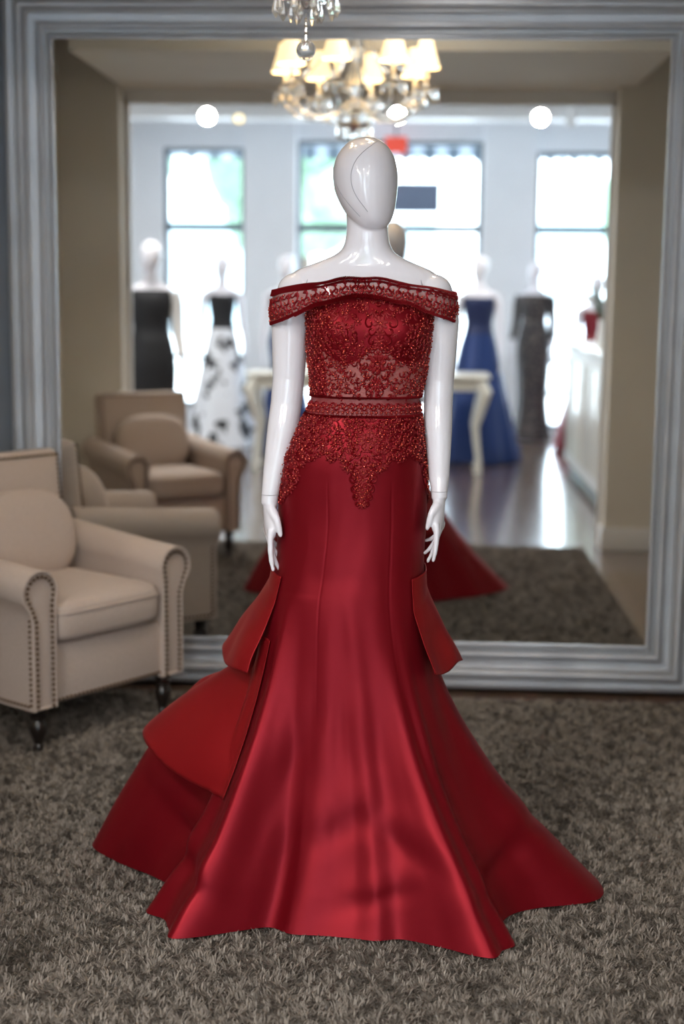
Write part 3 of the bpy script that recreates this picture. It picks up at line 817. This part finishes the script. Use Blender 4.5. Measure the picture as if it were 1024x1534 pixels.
# ------------------------------------------------------------ other dressed mannequins
def dressed(name,loc,rotz,prof,gm,bm=None,sleeves=None,armout=0,sc=1.0,split=1.1):
    root=empty(name,loc,(0,0,rotz)); root.scale=(sc,)*3
    b=B()
    def ll(tab,mi,sub=4,e=2.2,wave=0,cap=True):
        zs=[t[0] for t in tab]; rows=[]
        for i in range(len(zs)-1):
            for q in range(sub+(1 if i==len(zs)-2 else 0)):
                z=zs[i]+(zs[i+1]-zs[i])*q/sub; hw=cr(zs,[t[1] for t in tab],z); hd=cr(zs,[t[2] for t in tab],z)
                n=96; row=[]
                for j in range(n):
                    t=2*pi*j/n; c,s=math.cos(t),math.sin(t); r=sup_r(c,s,hw,hd,e)*(1+wave*max(0,(1-z/.9))*math.sin(9*t+2*math.sin(2*t))); row.append((r*c,r*s,z))
                rows.append(row)
        b.loft(rows,mi,True,cap)
    ll([(1.15,.10,.07),(1.36,.125,.085),(1.42,.15,.07),(1.455,.14,.055),(1.475,.09,.05),(1.50,.055,.048),(1.55,.046,.046),(1.60,.048,.05)],0)
    rows=[]
    for i in range(24):
        z=1.563+(1.768-1.563)*(1-math.cos(pi*i/23))/2; rows.append(ring(z,*head_r(z),e=2.1))
    b.loft(rows,0)
    for s in (-1,1):
        pts=[(s*.15,0,1.43),(s*.17,0,1.35),(s*(.18+armout*.3),.01,1.17),(s*(.2+armout),-.05,1.0),(s*(.205+armout),-.06,.93)]
        b.tube(pts,[.042,.038,.033,.022,.018],14,0)
        b.sup((s*(.205+armout),-.06,.87),(.014,.028,.075),.9,.9,0,12,10)
        for k in range(4): b.tube([(s*(.205+armout),-.08+k*.014,.84),(s*(.2+armout),-.085+k*.015,.79),(s*(.195+armout),-.08+k*.014,.765)],[.007,.006,.005],6,0)
        if sleeves is not None:
            b.tube(pts[:4],[.05,.046,.042,.034],14,2)
        b.tube([(s*.075,-.075,1.38),(s*.085,-.01,1.475),(s*.075,.075,1.38)],[.012,.012,.012],8,1)
    top=[p for p in prof if p[0]>=split]; low=[p for p in prof if p[0]<=split]
    ll(low,3,6,2.1,.07,False); ll(top,1,6,2.2,0,False)
    b.lathe([(.001,0.002),(.15,.002),(.15,.012),(.001,.014)],24,(0,0,0),0)
    b.obj('figure_and_gown',[M_white,bm or gm,sleeves or gm,gm],root)
    return root
ball=[(.015,.38,.36),(.2,.34,.32),(.5,.27,.25),(.8,.20,.18),(1.0,.158,.13),(1.1,.13,.11),(1.18,.115,.09),(1.28,.13,.10),(1.36,.14,.108),(1.41,.142,.10)]
slim=[(.015,.20,.20),(.15,.17,.17),(.4,.145,.13),(.7,.16,.13),(.95,.165,.125),(1.1,.14,.11),(1.18,.118,.092),(1.3,.135,.1),(1.38,.145,.1),(1.44,.14,.08)]
dressed('mannequin_in_blue_gown',(.54,-7.36,0),R(190),ball,M_blue,M_navy)
dressed('mannequin_in_lace_gown',(1.16,-9.15,0),R(200),slim,M_lacegown,M_lacegown,M_lacegown)
dressed('mannequin_in_floral_gown',(-1.80,-8.25,0),R(170),[(p[0],p[1]*.92,p[2]*.92) for p in ball],M_floral,M_black)
dressed('mannequin_in_navy_gown',(-1.16,-7.75,0),R(180),[(p[0],p[1]*.70,p[2]*.70) if p[0]<1 else p for p in ball],M_blue,M_black)
dressed('mannequin_in_black_gown',(-1.78,-4.55,0),R(165),slim,M_black,M_black,M_ivory)
dressed('mannequin_in_burgundy_gown',(1.66,-8.35,0),R(180),ball,M_burg,M_burg,sc=.92)

# ------------------------------------------------------------ world + sun
w=bpy.data.worlds.new('world'); scene.world=w; w.use_nodes=True
bg=w.node_tree.nodes['Background']; bg.inputs['Color'].default_value=(.76,.89,1,1); bg.inputs['Strength'].default_value=13
l=bpy.data.lights.new('sun','SUN'); l.energy=8; l.angle=R(1); l.color=(1,.96,.9)
o=bpy.data.objects.new('sun',l); COL.objects.link(o); o.rotation_euler=Vector((.35,-.75,-.8)).to_track_quat('-Z','Y').to_euler()
